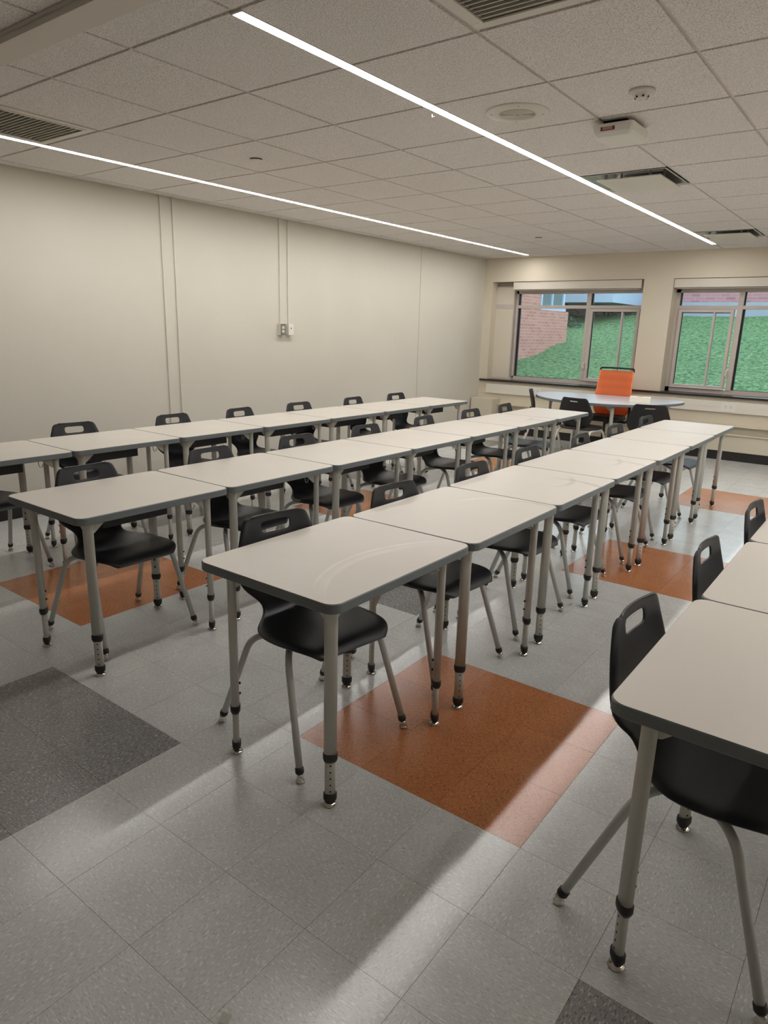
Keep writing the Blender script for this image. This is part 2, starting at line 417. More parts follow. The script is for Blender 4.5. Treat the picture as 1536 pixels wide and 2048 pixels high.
# windows
def window(num, x0, x1, fixed_first, sash, mull, panel=None):
    """aluminium window unit: outer frame, transom, mullion, fixed panes, hopper sash with its own bars, handle"""
    w = empty('window_%d' % num); tag(w, kind='structure')
    zb, zt, ztr = SILL+.003, 2.20, 1.862
    def part(name, m, *a, bev=.002, parent=w): return obj(name, boxm(name, m, *a, bev=bev), parent)
    f0 = x0 if panel is None else panel
    bm = bmesh.new(); ya, yb = YW-.03, YW+.05
    box(bm, f0, x1, ya, yb, zb, zb+.055); box(bm, f0, x1, ya, yb, 2.045, zt)
    box(bm, f0, f0+.05, ya, yb, zb, zt); box(bm, x1-.04, x1, ya, yb, zb, zt)
    fr = obj('window_frame', mesh('window_frame', bm, M['frame']), w)
    part('transom', M['frame'], f0+.05, x1-.04, ya-.006, yb, ztr-.022, ztr+.022)
    for mx in mull: part('mullion', M['frame'], mx-.03, mx+.03, ya-.008, yb, zb+.05, 2.05)
    edges = [f0+.05] + [v for mx in mull for v in (mx-.03, mx+.03)] + [x1-.04]
    for n, (a, b) in enumerate(zip(edges[::2], edges[1::2])):
        g = part('glass_pane', M['glass'], a, b, YW+.012, YW+.018, ztr+.022, 2.045, bev=0)
        bm = bmesh.new()
        box(bm, a, a+.012, YW+.0, YW+.045, ztr+.022, 2.045)
        obj('gasket', mesh('gasket', bm, M['gasket']), g)
        if n == sash:
            # hopper sash, its face standing proud of the frame
            s0, s1, z0, z1 = a+.012, b-.03, zb+.062, ztr-.028
            bm = bmesh.new(); yf = YW-.07
            for q in ((s0, s1, z0, z0+.035), (s0, s1, z1-.035, z1), (s0, s0+.038, z0+.035, z1-.035), (s1-.034, s1, z0+.035, z1-.035)):
                box(bm, q[0], q[1], yf, YW+.01, q[2], q[3])
            sa = obj('sash', mesh('sash', bm, M['frame']), w)
            obj('glass_pane', boxm('glass_pane', M['glass'], s0+.038, s1-.034, YW-.02, YW-.014, z0+.035, z1-.035), sa)
            xm = s0+(s1-s0)*.66
            obj('glazing_bar', boxm('glazing_bar', M['frame'], xm-.011, xm+.011, yf+.004, YW, z0+.03, z1-.03), sa)
            bm = bmesh.new(); box(bm, s0+.038, s1-.034, YW-.035, YW-.012, z1-.043, z1-.035); box(bm, s0+.038, s0+.043, YW-.035, YW-.012, z0+.035, z1-.035)
            obj('gasket', mesh('gasket', bm, M['gasket']), sa)
            hx = s0-.02 if fixed_first else s1+.018
            bm = bmesh.new(); box(bm, hx-.012, hx+.012, yf-.004, YW-.03, 1.02, 1.10, bev=.003)
            sweep(bm, bend([(hx, yf-.004, 1.08), (hx, yf-.04, 1.08), (hx, yf-.045, 1.03)], .02), .007, 8)
            obj('handle', mesh('handle', bm, M['plate']), sa)
        else:
            g = part('glass_pane', M['glass'], a, b, YW+.012, YW+.018, zb+.055, ztr-.022, bev=0)
            bm = bmesh.new()
            box(bm, a, a+.02, YW, YW+.045, zb+.055, ztr-.022); box(bm, a, b, YW+.0, YW+.012, zb+.055, zb+.061)
            obj('gasket', mesh('gasket', bm, M['gasket']), g)
    if panel is not None:
        pz = YW-.10
        part('infill_panel', M['panel'], x0, f0, pz, YW+.05, ztr+.03, zt-.06, bev=0)
        part('infill_panel', M['panel'], x0, f0, pz, YW+.05, zb+.03, ztr-.03, bev=0)
        bm = bmesh.new(); box(bm, x0, f0, pz-.006, YW+.05, ztr-.03, ztr+.03); box(bm, x0, f0+.05, pz-.01, YW+.05, zb, zb+.03); box(bm, x0, f0, pz+.05, YW+.05, zt-.06, zt)
        box(bm, f0, f0+.02, pz-.002, YW, zb, zt)
        for kk in range(3): box(bm, x0, f0-.02, pz+.0, pz+.05, zt-.055+kk*.02, zt-.045+kk*.02)
        obj('panel_frame', mesh('panel_frame', bm, M['frame']), w)
    return w
window(1, -1.28, .93, True, 1, [.135], panel=-1.00)
window(2, 1.30, 3.55, False, 0, [2.075, 2.80])
window(3, 3.92, 6.17, False, 0, [4.695, 5.42]); window(4, 6.54, 7.20, False, 9, [])  # both windows are unseen, assumed and added to brighten the floor
# roller-shade cassettes
for a, b, lab in ((-.95, .895, 'white roller shade cassette above the left window'), (1.305, 3.54, 'white roller shade cassette above the right window, right of the pillar')):
    r = empty('shade_cassette', ((a+b)/2, YB+.02, 2.095)); tag(r, lab, 'blind', 'roller shade cassettes over the windows')
    hw = (b-a)/2
    obj('cassette_box', boxm('cassette_box', M['shadebox'], -hw, hw, 0, .14, 0, .105, bev=.004), r)
    bm = bmesh.new(); box(bm, -hw+.03, hw-.03, .03, .10, -.014, -.002, bev=.003)
    obj('hem_bar', mesh('hem_bar', bm, M['frame']), r)

# ceiling
TS = .6096
ceil = S('ceiling', boxm('ceiling', M['dark'], XL, XR, YR, YB+.2, H+.22, H+.35))
strips_x = {-1: -.632, 3: 1.829, 7: 4.267, 11: 6.706}
xl = [XL, -1.285] + [i*TS for i in range(-1, 12)] + [XR]
xl[2] = -.632
yl = [YR] + [j*TS for j in range(-7, 13)] + [YB]
G = .0085
occupied = {'grille': [(4, 0), (-1, 0)], 'diffuser': [(3, 5), (3, 10)]}
def cell_i(x): return round((x if abs(x+.632) > .01 else -TS)/TS)
cm = {}
for a, b in zip(xl, xl[1:]):
    for c, d in zip(yl, yl[1:]):
        ia, jc = cell_i(a), round(c/TS)
        if any((ia, jc) in v for v in occupied.values()) and b-a > .3: continue
        ga = .030 if any(abs(a-s) < .02 for s in strips_x.values()) and -.05 < c < 7.1 else G
        gb = .030 if any(abs(b-s) < .02 for s in strips_x.values()) and -.05 < c < 7.1 else G
        x0, x1, y0, y1 = a+ga, b-gb, c+G, d-G
        if x1-x0 < .02 or y1-y0 < .02: continue
        key = (round(x1-x0, 4), round(y1-y0, 4))
        if key not in cm:
            bm = bmesh.new(); w, h = key
            box(bm, 0, w, 0, h, 0, .012); box(bm, -.006, w+.006, -.006, h+.006, .012, .020)
            cm[key] = mesh('ceiling_tile', bm, M['ceil'])
        obj('ceiling_tile', cm[key], ceil, (x0, y0, H+random.uniform(0, .0008)))
bm = bmesh.new()
for x in xl[1:-1]:
    box(bm, x-.012, x+.012, YR, YB, H+.0085, H+.0115); box(bm, x-.001, x+.001, YR, YB, H+.0115, H+.05)
for y in yl[1:-1]:
    box(bm, XL, XR, y-.012, y+.012, H+.0087, H+.0117); box(bm, XL, XR, y-.001, y+.001, H+.0117, H+.05)
for a in ((XL, XL+.022, YR, YB), (XR-.022, XR, YR, YB), (XL, XR, YB-.022, YB), (XL, XR, YR, YR+.022)):
    box(bm, a[0], a[1], a[2], a[3], H+.006, H+.0085)
o = obj('ceiling_grid', mesh('ceiling_grid', bm, M['grid']), ceil); o['kind'] = 'stuff'

# recessed linear lights
def strip(x, y0, y1, lab):
    r = empty('linear_light', (x, y0, H)); tag(r, lab, 'ceiling light', 'recessed linear ceiling lights')
    L = y1-y0; bm = bmesh.new()
    box(bm, -.030, -.024, 0, L, -.002, .06); box(bm, .024, .030, 0, L, -.002, .06)
    box(bm, -.030, .030, -.006, 0, -.002, .06); box(bm, -.030, .030, L, L+.006, -.002, .06); box(bm, -.030, .030, 0, L, .06, .066)
    obj('housing', mesh('housing', bm, M['grid']), r)
    obj('diffuser', boxm('diffuser', M['diff'], -.024, .024, 0, L, -.001, .004), r)
strip(1.829, .02, 7.155, 'long glowing ceiling line light running down the middle of the room')
strip(-.632, .02, 7.40, 'long glowing ceiling line light nearest the left wall')
strip(4.267, .02, 7.155, 'ceiling line light over the right-hand tables, outside the right edge of the view')
strip(6.706, .02, 7.155, 'added unseen ceiling line light beside the right wall, outside the view')  # assumed fourth line, added to bring more light onto the floor

# surface track crossing the ceiling near the camera
bm = bmesh.new(); box(bm, XL+.01, XR-.01, -.365, -.245, H-.035, H-.001, bev=.002); box(bm, XL+.01, XR-.01, -.372, -.366, H-.012, H-.001)
tag(obj('ceiling_track', mesh('ceiling_track', bm, M['trackm'])), 'painted metal track crossing the ceiling at the top left', 'track')

# return grilles
def grille(x0, y0, lab):
    r = empty('return_grille', (x0+TS/2, y0+TS/2, H)); tag(r, lab, 'vent', 'square louvred ceiling return grilles')
    a = TS/2-.014; b = a-.052; bm = bmesh.new()
    for q in ((-a, a, -a, -b), (-a, a, b, a), (-a, -b, -b, b), (b, a, -b, b)): box(bm, *q, -.001, .012, bev=.002)
    for q in ((-b-.012, b+.012, -b-.012, -b), (-b-.012, b+.012, b, b+.012), (-b-.012, -b, -b, b), (b, b+.012, -b, b)): box(bm, *q, -.005, .004)
    obj('frame', mesh('frame', bm, M['fixt']), r)
    obj('plenum_box', boxm('plenum_box', M['dark'], -a, a, -a, a, .10, .12), r)
    bm = bmesh.new()
    for q in ((-a, a, -a, -b), (-a, a, b, a), (-a, -b, -b, b), (b, a, -b, b)): box(bm, *q, .013, .10)
    obj('throat', mesh('throat', bm, M['dark']), r)
    n = 17
    bm = bmesh.new(); w = .013
    v = [(0, -.006, .002), (0, .006, .022), (0, .0085, .0202), (0, -.0030, .0002)]
    lo = [bm.verts.new((-b, p[1], p[2])) for p in v]; hi = [bm.verts.new((b, p[1], p[2])) for p in v]
    for k in range(4): bm.faces.new((lo[k], lo[(k+1) % 4], hi[(k+1) % 4], hi[k]))
    bm.faces.new(lo[::-1]); bm.faces.new(hi); bmesh.ops.recalc_face_normals(bm, faces=bm.faces)
    sm = mesh('louvre', bm, M['fixt'])
    for k in range(n): obj('louvre', sm, r, (0, -b+(k+.5)*2*b/n, 0))
grille(4*TS, 0, 'square louvred return grille at the top edge of the view')
grille(-TS+.0, 0, 'square louvred return grille at the left edge of the view')

# plaque diffusers
def plaque(x0, y0, lab):
    r = empty('air_diffuser', (x0+TS/2, y0+TS/2, H)); tag(r, lab, 'vent', 'square plaque air diffusers')
    a = TS/2-.012; bm = bmesh.new(); prev = None
    prof = [(a, 0), (a-.012, -.001), (a-.025, .006), (a-.045, .03), (a-.07, .06), (a-.10, .085), (a-.14, .10), (.05, .105)]
    for rr_, z in prof:
        ring = [bm.verts.new((sx*rr_, sy*rr_, z)) for sx, sy in ((-1, -1), (1, -1), (1, 1), (-1, 1))]
        if prev:
            for k in range(4):
                f = bm.faces.new((prev[k], prev[(k+1) % 4], ring[(k+1) % 4], ring[k])); f.smooth = False
        prev = ring
    bm.faces.new(prev)
    obj('back_pan', mesh('back_pan', bm, M['metal_pan']), r)
    bm = bmesh.new(); box(bm, -a+.10, a-.055, -a+.075, a-.03, -.024, -.016, bev=.004)
    pl = obj('plaque', mesh('plaque', bm, M['fixt']), r)
    bm = bmesh.new()
    for sx in (-1, 1):
        for sy in (-1, 1): box(bm, sx*.15-.008, sx*.15+.008, sy*.15-.002, sy*.15+.002, -.016, .10)
    obj('hanger', mesh('hanger', bm, M['steel']), pl)
plaque(3*TS, 5*TS, 'square plaque air diffuser behind the white wireless box')
plaque(3*TS, 10*TS, 'square plaque air diffuser farthest back, near the windows')

# round speaker
r = empty('ceiling_speaker', (2.14, 1.535, H)); tag(r, 'round white ceiling speaker with perforated centre beside the line light', 'speaker')
bm = bmesh.new(); lathe(bm, [(.155, .001), (.155, -.003), (.15, -.006), (.095, -.010), (.085, -.009), (.085, .001)], seg=48)
obj('bezel', mesh('bezel', bm, M['fixt']), r)
bm = bmesh.new(); lathe(bm, [(.085, -.006), (.04, -.0085), (.002, -.009)], seg=40)
obj('grille_back', mesh('grille_back', bm, M['dark']), r)
bm = bmesh.new()
for k in range(13):
    rr_ = .008+k*.0062
    lathe(bm, [(rr_, -.009), (rr_+.0032, -.009), (rr_+.0032, -.0115), (rr_, -.0115), (rr_, -.009)], seg=40, caps=False)
obj('speaker_mesh', mesh('speaker_mesh', bm, M['fixt']), r)['kind'] = 'stuff'
sm = bmesh.new(); lathe(sm, [(.004, 0), (.003, -.002)], seg=10); sm = mesh('screw', sm, M['steel'])
for k in range(4):
    a = .5+k*PI/2; obj('screw', sm, r, (.125*math.cos(a), .125*math.sin(a), -.0085))
# smoke detector
r = empty('smoke_detector', (2.745, 1.535, H)); tag(r, 'small round white smoke detector on the ceiling', 'smoke detector')
bm = bmesh.new(); lathe(bm, [(.055, 0), (.055, -.008), (.05, -.012), (.036, -.014), (.03, -.026), (.024, -.032), (.002, -.033)], seg=32)
obj('housing', mesh('housing', bm, M['fixt']), r)
bm = bmesh.new()
for k in range(6):
    a = k*PI/3; cx, cy = .027*math.cos(a), .027*math.sin(a); box(bm, cx-.004, cx+.004, cy-.004, cy+.004, -.0315, -.023)
obj('sensor_slot', mesh('sensor_slot', bm, M['rubber']), r)
# wireless access point box
r = empty('wireless_box', (2.50, 1.985, H)); tag(r, 'white square wireless box with a dark red sticker hanging from the ceiling', 'access point')
bm = bmesh.new(); pr_ = None
def ring_rr(bm, hx, hy, rad, z):
    return [bm.verts.new((x, y, z)) for x, y in rrect(-hx, hx, -hy, hy, rad, 5)]
rings = [ring_rr(bm, *q) for q in ((.094, .122, .015, -.020), (.104, .132, .018, -.022), (.105, .133, .018, -.034), (.100, .128, .018, -.060), (.088, .114, .018, -.078), (.084, .110, .018, -.079))]
for A, B in zip(rings, rings[1:]):
    for k in range(len(A)): bm.faces.new((A[k], A[(k+1) % len(A)], B[(k+1) % len(A)], B[k]))
bm.faces.new(rings[0]); bm.faces.new(rings[-1]); bmesh.ops.recalc_face_normals(bm, faces=bm.faces)
obj('case', mesh('case', bm, M['plate']), r)
obj('mount', boxm('mount', M['dark'], -.06, .06, -.09, .09, -.023, -.0005), r)
bm = bmesh.new(); box(bm, -.055, .015, -.1325, -.1290, -.054, -.034)
st = obj('sticker', mesh('sticker', bm, M['red']), r)
bm = bmesh.new()
for k in range(3): box(bm, -.045, .005, -.1332, -.1324, -.040-.005*k, -.038-.005*k)
obj('sticker_print', mesh('sticker_print', bm, M['fixt']), st)
# sprinkler covers
for (x, y, lab) in ((.274, 1.536, 'round flush sprinkler cover on the ceiling between the two line lights'), (.278, 5.80, 'tiny round sprinkler cover far back on the ceiling near the window wall')):
    r = empty('sprinkler_cover', (x, y, H)); tag(r, lab, 'sprinkler', 'flush sprinkler covers')
    bm = bmesh.new(); lathe(bm, [(.03, -.004), (.042, -.006), (.042, -.008), (.002, -.0085)], seg=28); obj('cover_plate', mesh('cover_plate', bm, M['fixt']), r)
    bm = bmesh.new(); lathe(bm, [(.040, .0), (.038, -.005), (.002, -.0052)], seg=24); obj('cup', mesh('cup', bm, M['hole']), r)
bm = bmesh.new(); sweep(bm, bend([(0, 0, 0), (0, 0, -.022), (.006, 0, -.03), (.012, 0, -.022)], .006), .0012, 6)
tag(obj('ceiling_hook', mesh('ceiling_hook', bm, M['chrome']), None, (1.722+.07, 1.304, H)), 'tiny wire hook hanging beside the middle line light', 'hook')

# ------------------------------------------------------------------ left wall raceways and outlets
n = 2
for y, z0, lab in ((2.00, .105, None), (2.125, .105, None), (3.397, 1.515, None), (3.515, 1.515, None)):
    bm = bmesh.new(); box(bm, XL, XL+.012, y-.010, y+.010, z0, H+.004, bev=.002)
    S('trim_%d' % n, mesh('trim_%d' % n, bm, M['wall'])); n += 1
S('trim_%d' % n, boxm('trim_%d' % n, M['frame'], XL, XL+.004, 5.945, 5.957, .105, H+.004)); n += 1
def wallbox(y, face, lab, duplex):
    r = empty('outlet_box', (XL, y, 1.40)); tag(r, lab, 'outlet', 'surface boxes on the left wall')
    obj('box', boxm('box', M['wall'], 0, .045, -.037, .037, 0, .118, bev=.003), r)
    p = obj('cover_plate', boxm('cover_plate', face, .045, .048, -.035, .035, .003, .115, bev=.001), r)
    bm = bmesh.new()
    if duplex:
        for z in (.040, .078):
            fs = rrect(-.017, .017, z-.014, z+.014, .011, 4)
            lo = [bm.verts.new((.048, a, b)) for a, b in fs]; hi = [bm.verts.new((.051, a, b)) for a, b in fs]
            for f in [bm.faces.new(hi)] + [bm.faces.new((lo[k], lo[(k+1) % len(fs)], hi[(k+1) % len(fs)], hi[k])) for k in range(len(fs))]: f.material_index = 0
            for dy in (-.006, .006): box(bm, .0508, .0515, dy-.001, dy+.001, z-.004, z+.006, 1)
            box(bm, .0508, .0515, -.002, .002, z-.010, z-.007, 1)
        obj('receptacle', mesh('receptacle', bm, [M['plate'], M['hole']]), p)
    else:
        box(bm, .048, .0495, -.005, .005, .063, .079, 0, bev=.0005); obj('jack', mesh('jack', bm, M['hole']), p)
wallbox(3.395, M['steel'], 'steel-faced duplex outlet box at the end of the left wall raceway', True)
wallbox(3.512, M['plate'], 'white surface data box with one dark jack, right of the duplex outlet', False)

# ------------------------------------------------------------------ below the windows
bm = bmesh.new(); box(bm, -1.27, XR-.02, YB-.035, YB, .588, .726, bev=.004); box(bm, -1.27, XR-.02, YB-.037, YB-.034, .655, .659)
rw = tag(obj('wall_raceway', mesh('wall_raceway', bm, M['raceway'])), 'long white raceway under the window sill carrying outlets', 'raceway')
for x in (-.44, 2.16):
    p = obj('outlet_plate', boxm('outlet_plate', M['plate'], x-.085, x+.085, YB-.039, YB-.035, .60, .715, bev=.001), rw)
    bm = bmesh.new()
    for dx in (-.028, .028):
        for k in (-.007, .007): box(bm, x+dx+k-.0015, x+dx+k+.0015, YB-.0397, YB-.039, .66, .674)
        box(bm, x+dx-.003, x+dx+.003, YB-.0397, YB-.039, .645, .651)
    obj('socket_slots', mesh('socket_slots', bm, M['hole']), p)
# fin tube heater along the wall
r = empty('wall_heater', (2.3, YB, 0)); tag(r, 'long cream enamel baseboard heater cabinet under the windows', 'heater')
def hp(name, m, x0, x1, y0, y1, z0, z1, bev=.003): return obj(name, boxm(name, m, x0-2.3, x1-2.3, y0-YB, y1-YB, z0, z1, bev=bev), r)
hp('front_panel', M['heater'], -1.02, XR-.02, YB-.075, YB-.06, .115, .325)
hp('front_lip', M['heater'], -1.02, XR-.02, YB-.095, YB-.06, .318, .334)
hp('top_cover', M['heater'], -1.02, XR-.02, YB-.085, YB-.001, .425, .440)
hp('back_panel', M['heater'], -1.02, XR-.02, YB-.02, YB-.001, .12, .425, 0)
hp('kick_base', M['base'], -1.02, XR-.02, YB-.06, YB-.001, 0, .115)
bm = bmesh.new(); box(bm, -1.40, -1.03, YB-.24, YB-.002, 0, .52, bev=.006); box(bm, -1.395, -1.035, YB-.243, YB-.24, .05, .49, bev=.001)
tag(obj('pipe_cover', mesh('pipe_cover', bm, M['heater'])), 'cream metal pipe cover box in the far left corner', 'cabinet')

# ------------------------------------------------------------------ tables
TW, TD, TH = .606, .7695, .733
TOPZ = TH-.0315
outline = rrect(-TW/2, TW/2, -TD/2, TD/2, .040, 7)
def shrink(pts, d):
    n = len(pts); out = []
    for k, (x, y) in enumerate(pts):
        l = math.hypot(x, y)
        out.append((x-math.copysign(min(d, abs(x)), x), y-math.copysign(min(d, abs(y)), y)))
    return out
def top_mesh(m, outl=outline, th=.0315, zt=TH, name='tabletop'):
    bm = bmesh.new(); prism(bm, shrink(outl, .0025), zt-th+.002, zt+.0004)
    me = mesh(name, bm, m); return me
def band_mesh(outl=outline, th=.0315, zt=TH):
    bm = bmesh.new(); rs = []
    for ins, z in ((.012, zt-th), (.003, zt-th), (0, zt-th+.003), (0, zt-.003), (.0024, zt)):
        rs.append([bm.verts.new((x, y, z)) for x, y in shrink(outl, ins)])
    n = len(outl)
    for A, B in zip(rs, rs[1:]):
        for k in range(n): bm.faces.new((A[k], A[(k+1) % n], B[(k+1) % n], B[k]))
    bmesh.ops.recalc_face_normals(bm, faces=bm.faces)
    return mesh('edge_band', bm, M['edge'])
LX, LY = .225, .306
def superring(bm, a, b, ang, z, n=20, e=2.6, cx=0, cy=0):
    out = []
    for k in range(n):
        t = 2*PI*k/n; c, s = math.cos(t), math.sin(t)
        u = a*math.copysign(abs(c)**(2/e), c); v = b*math.copysign(abs(s)**(2/e), s)
        out.append(bm.verts.new((cx+u*math.cos(ang)-v*math.sin(ang), cy+u*math.sin(ang)+v*math.cos(ang), z)))
    return out
def column(bm, prof, ang, mi=0, smooth=True, n=20):
    rs = [superring(bm, a, b, ang, z, n) for a, b, z in prof]
    for A, B in zip(rs, rs[1:]):
        for k in range(n):
            f = bm.faces.new((A[k], A[(k+1) % n], B[(k+1) % n], B[k])); f.material_index = mi; f.smooth = smooth
    for q in (rs[0][::-1], rs[-1]):
        f = bm.faces.new(q); f.material_index = mi
COLLAR_Z = .178
def leg_meshes(sx, sy, wide=True):
    """telescoping oval leg, long axis across the table corner; returns upper tube, insert, collar, boot, glide, bolts"""
    ang = math.atan2(sy, sx)+PI/2; a, b = .0208, .0148
    out = {}
    bm = bmesh.new(); column(bm, [(a, b, COLLAR_Z+.004), (a, b, TOPZ-.06), (a*1.02, b*1.02, TOPZ-.03), (a*1.25, b*1.35, TOPZ-.002)], ang)
    # gusset plates running along both table edges
    for ux, uy in ((-sx, 0), (0, -sy)):
        t = .0016; nx, ny = -uy, ux
        pts = [(0, TOPZ-.065), (.02, TOPZ-.060), (.078, TOPZ-.012), (.082, TOPZ-.001), (0, TOPZ-.001)]
        lo = [bm.verts.new((ux*(p+.008)+nx*t, uy*(p+.008)+ny*t, z)) for p, z in pts]; hi = [bm.verts.new((ux*(p+.008)-nx*t, uy*(p+.008)-ny*t, z)) for p, z in pts]
        bm.faces.new(lo); bm.faces.new(hi[::-1])
        for k in range(5): bm.faces.new((lo[k], lo[(k+1) % 5], hi[(k+1) % 5], hi[k]))
    px, py = sorted((0.02*sx, -.085*sx)), sorted((.02*sy, -.085*sy))
    box(bm, px[0], px[1], py[0], py[1], TOPZ-.0035, TOPZ-.0005)
    bmesh.ops.recalc_face_normals(bm, faces=bm.faces)
    out['leg'] = mesh('leg', bm, M['leg'])
    bm = bmesh.new(); ia, ib = .0175, .0112; column(bm, [(ia, ib, .03), (ia, ib, COLLAR_Z+.02)], ang)
    n0 = Vector((math.cos(ang+PI/2), math.sin(ang+PI/2), 0)); t0 = Vector((math.cos(ang), math.sin(ang), 0))
    for side in (1, -1):
        for k in range(5):
            c = n0*side*(ib+.0001); z = .056+k*.0235
            vs = [bm.verts.new(c+t0*.0031*math.cos(2*PI*q/8)+Vector((0, 0, z+.0031*math.sin(2*PI*q/8)))+n0*side*.0004) for q in range(8)]
            f = bm.faces.new(vs); f.material_index = 1
    out['leg_insert'] = mesh('leg_insert', bm, [M['leg'], M['hole']])
    bm = bmesh.new(); column(bm, [(a+.0005, b+.0005, COLLAR_Z+.014), (a+.003, b+.003, COLLAR_Z+.012), (a+.003, b+.003, COLLAR_Z-.006), (a-.001, b-.001, COLLAR_Z-.016)], ang)
    out['collar'] = mesh('collar', bm, M['rubber'])
    bm = bmesh.new(); column(bm, [(ia+.001, ib+.001, .046), (ia+.0045, ib+.0045, .044), (ia+.0045, ib+.0045, .026), (ia-.002, ib, .012), (ia-.004, ib-.001, .009)], ang)
    out['foot_boot'] = mesh('foot_boot', bm, M['rubber'])
    bm = bmesh.new(); lathe(bm, [(.020, 0), (.0215, .003), (.020, .006), (.013, .0105), (.009, .013)], seg=24)
    out['glide'] = mesh('glide', bm, M['chrome'])
    bm = bmesh.new()
    inn = Vector((-sx*math.cos(math.atan2(LX, LY)) if 0 else -sx*.707, -sy*.707, 0))
    for z in (.235, .275):
        c = inn*(b+.0); sweep(bm, [c+Vector((0, 0, z)), c+inn*.006+Vector((0, 0, z))], .0045, 8)
    out['bolt'] = mesh('bolt', bm, M['rubber'])
    return out
legm = {(sx, sy): leg_meshes(sx, sy) for sx in (-1, 1) for sy in (-1, 1)}
TOPM = top_mesh(M['lam']); BAND = band_mesh()
# book box: folded perforated steel tray open toward the sitter
bm = bmesh.new(); bx0, bx1, by, bz0, bz1 = -.20, .105, .165, .612, TOPZ-.001; t = .0025
box(bm, bx0, bx1, -by, by, bz0, bz0+t); box(bm, bx1-t, bx1, -by, by, bz0, bz1); box(bm, bx0, bx1, by-t, by, bz0, bz1); box(bm, bx0, bx1, -by, -by+t, bz0, bz1)
box(bm, bx0, bx1, by, by+.018, bz1-t, bz1); box(bm, bx0, bx1, -by-.018, -by, bz1-t, bz1)
BOX = mesh('book_box', bm, M['box'])
bm = bmesh.new(); sweep(bm, bend([(0, 0, TOPZ), (0, 0, TOPZ-.02), (0, .004, TOPZ-.045), (0, .022, TOPZ-.045), (0, .024, TOPZ-.028)], .01), .0022, 6); box(bm, -.008, .008, -.01, .014, TOPZ-.003, TOPZ)
HOOK = mesh('bag_hook', bm, M['steel'])
def make_table():
    r = empty('student_table')
    obj('tabletop', TOPM, r); obj('edge_band', BAND, r); obj('book_box', BOX, r)
    obj('bag_hook', HOOK, r, (TW/2-.055, .19, 0))
    for (sx, sy), ms in legm.items():
        l = obj('leg', ms['leg'], r, (sx*LX, sy*LY, 0))
        for k in ('leg_insert', 'collar', 'foot_boot', 'glide', 'bolt'):
            c = obj(k, ms[k], l); c.location = (0, 0, 0)
            if k == 'foot_boot': c['label'] = 'black foot boot'
    return r
ORD = ['nearest', 'second', 'third', 'fourth', 'fifth', 'sixth', 'farthest']
rowdef = {'A': (-.300, 7), 'B': (1.095, 7), 'C': (2.435, 7), 'D': (3.815, 3)}
rowtxt = {'A': 'row along the left wall', 'B': 'second row from the left wall', 'C': 'middle row with the orange tiles at its foot', 'D': 'short row at the right edge'}
rowshort = {'A': 'the left wall row', 'B': 'the second row from the left wall', 'C': 'the middle row', 'D': 'the right edge row'}
Y0, PITCH = -.100, .7735
proto = make_table(); first = True
for key, (xc, nn) in rowdef.items():
    for k in range(nn):
        t = proto if first else copy_tree(proto); first = False
        t.location = (xc+random.uniform(-.006, .006), Y0+PITCH*k, 0); t.rotation_euler.z = random.uniform(-.004, .004)
        o_ = ORD[k] if nn == 7 else ['nearest', 'second', 'third'][k]
        t['label'] = 'white topped table, %s in the %s' % (o_, rowtxt[key])
        t['category'] = 'table'; t['group'] = 'rectangular student tables set in rows'
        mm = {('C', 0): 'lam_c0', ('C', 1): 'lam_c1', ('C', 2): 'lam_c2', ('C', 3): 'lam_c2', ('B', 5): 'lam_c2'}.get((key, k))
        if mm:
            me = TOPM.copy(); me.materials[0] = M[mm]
            [c for c in t.children if c.name.startswith('tabletop')][0].data = me

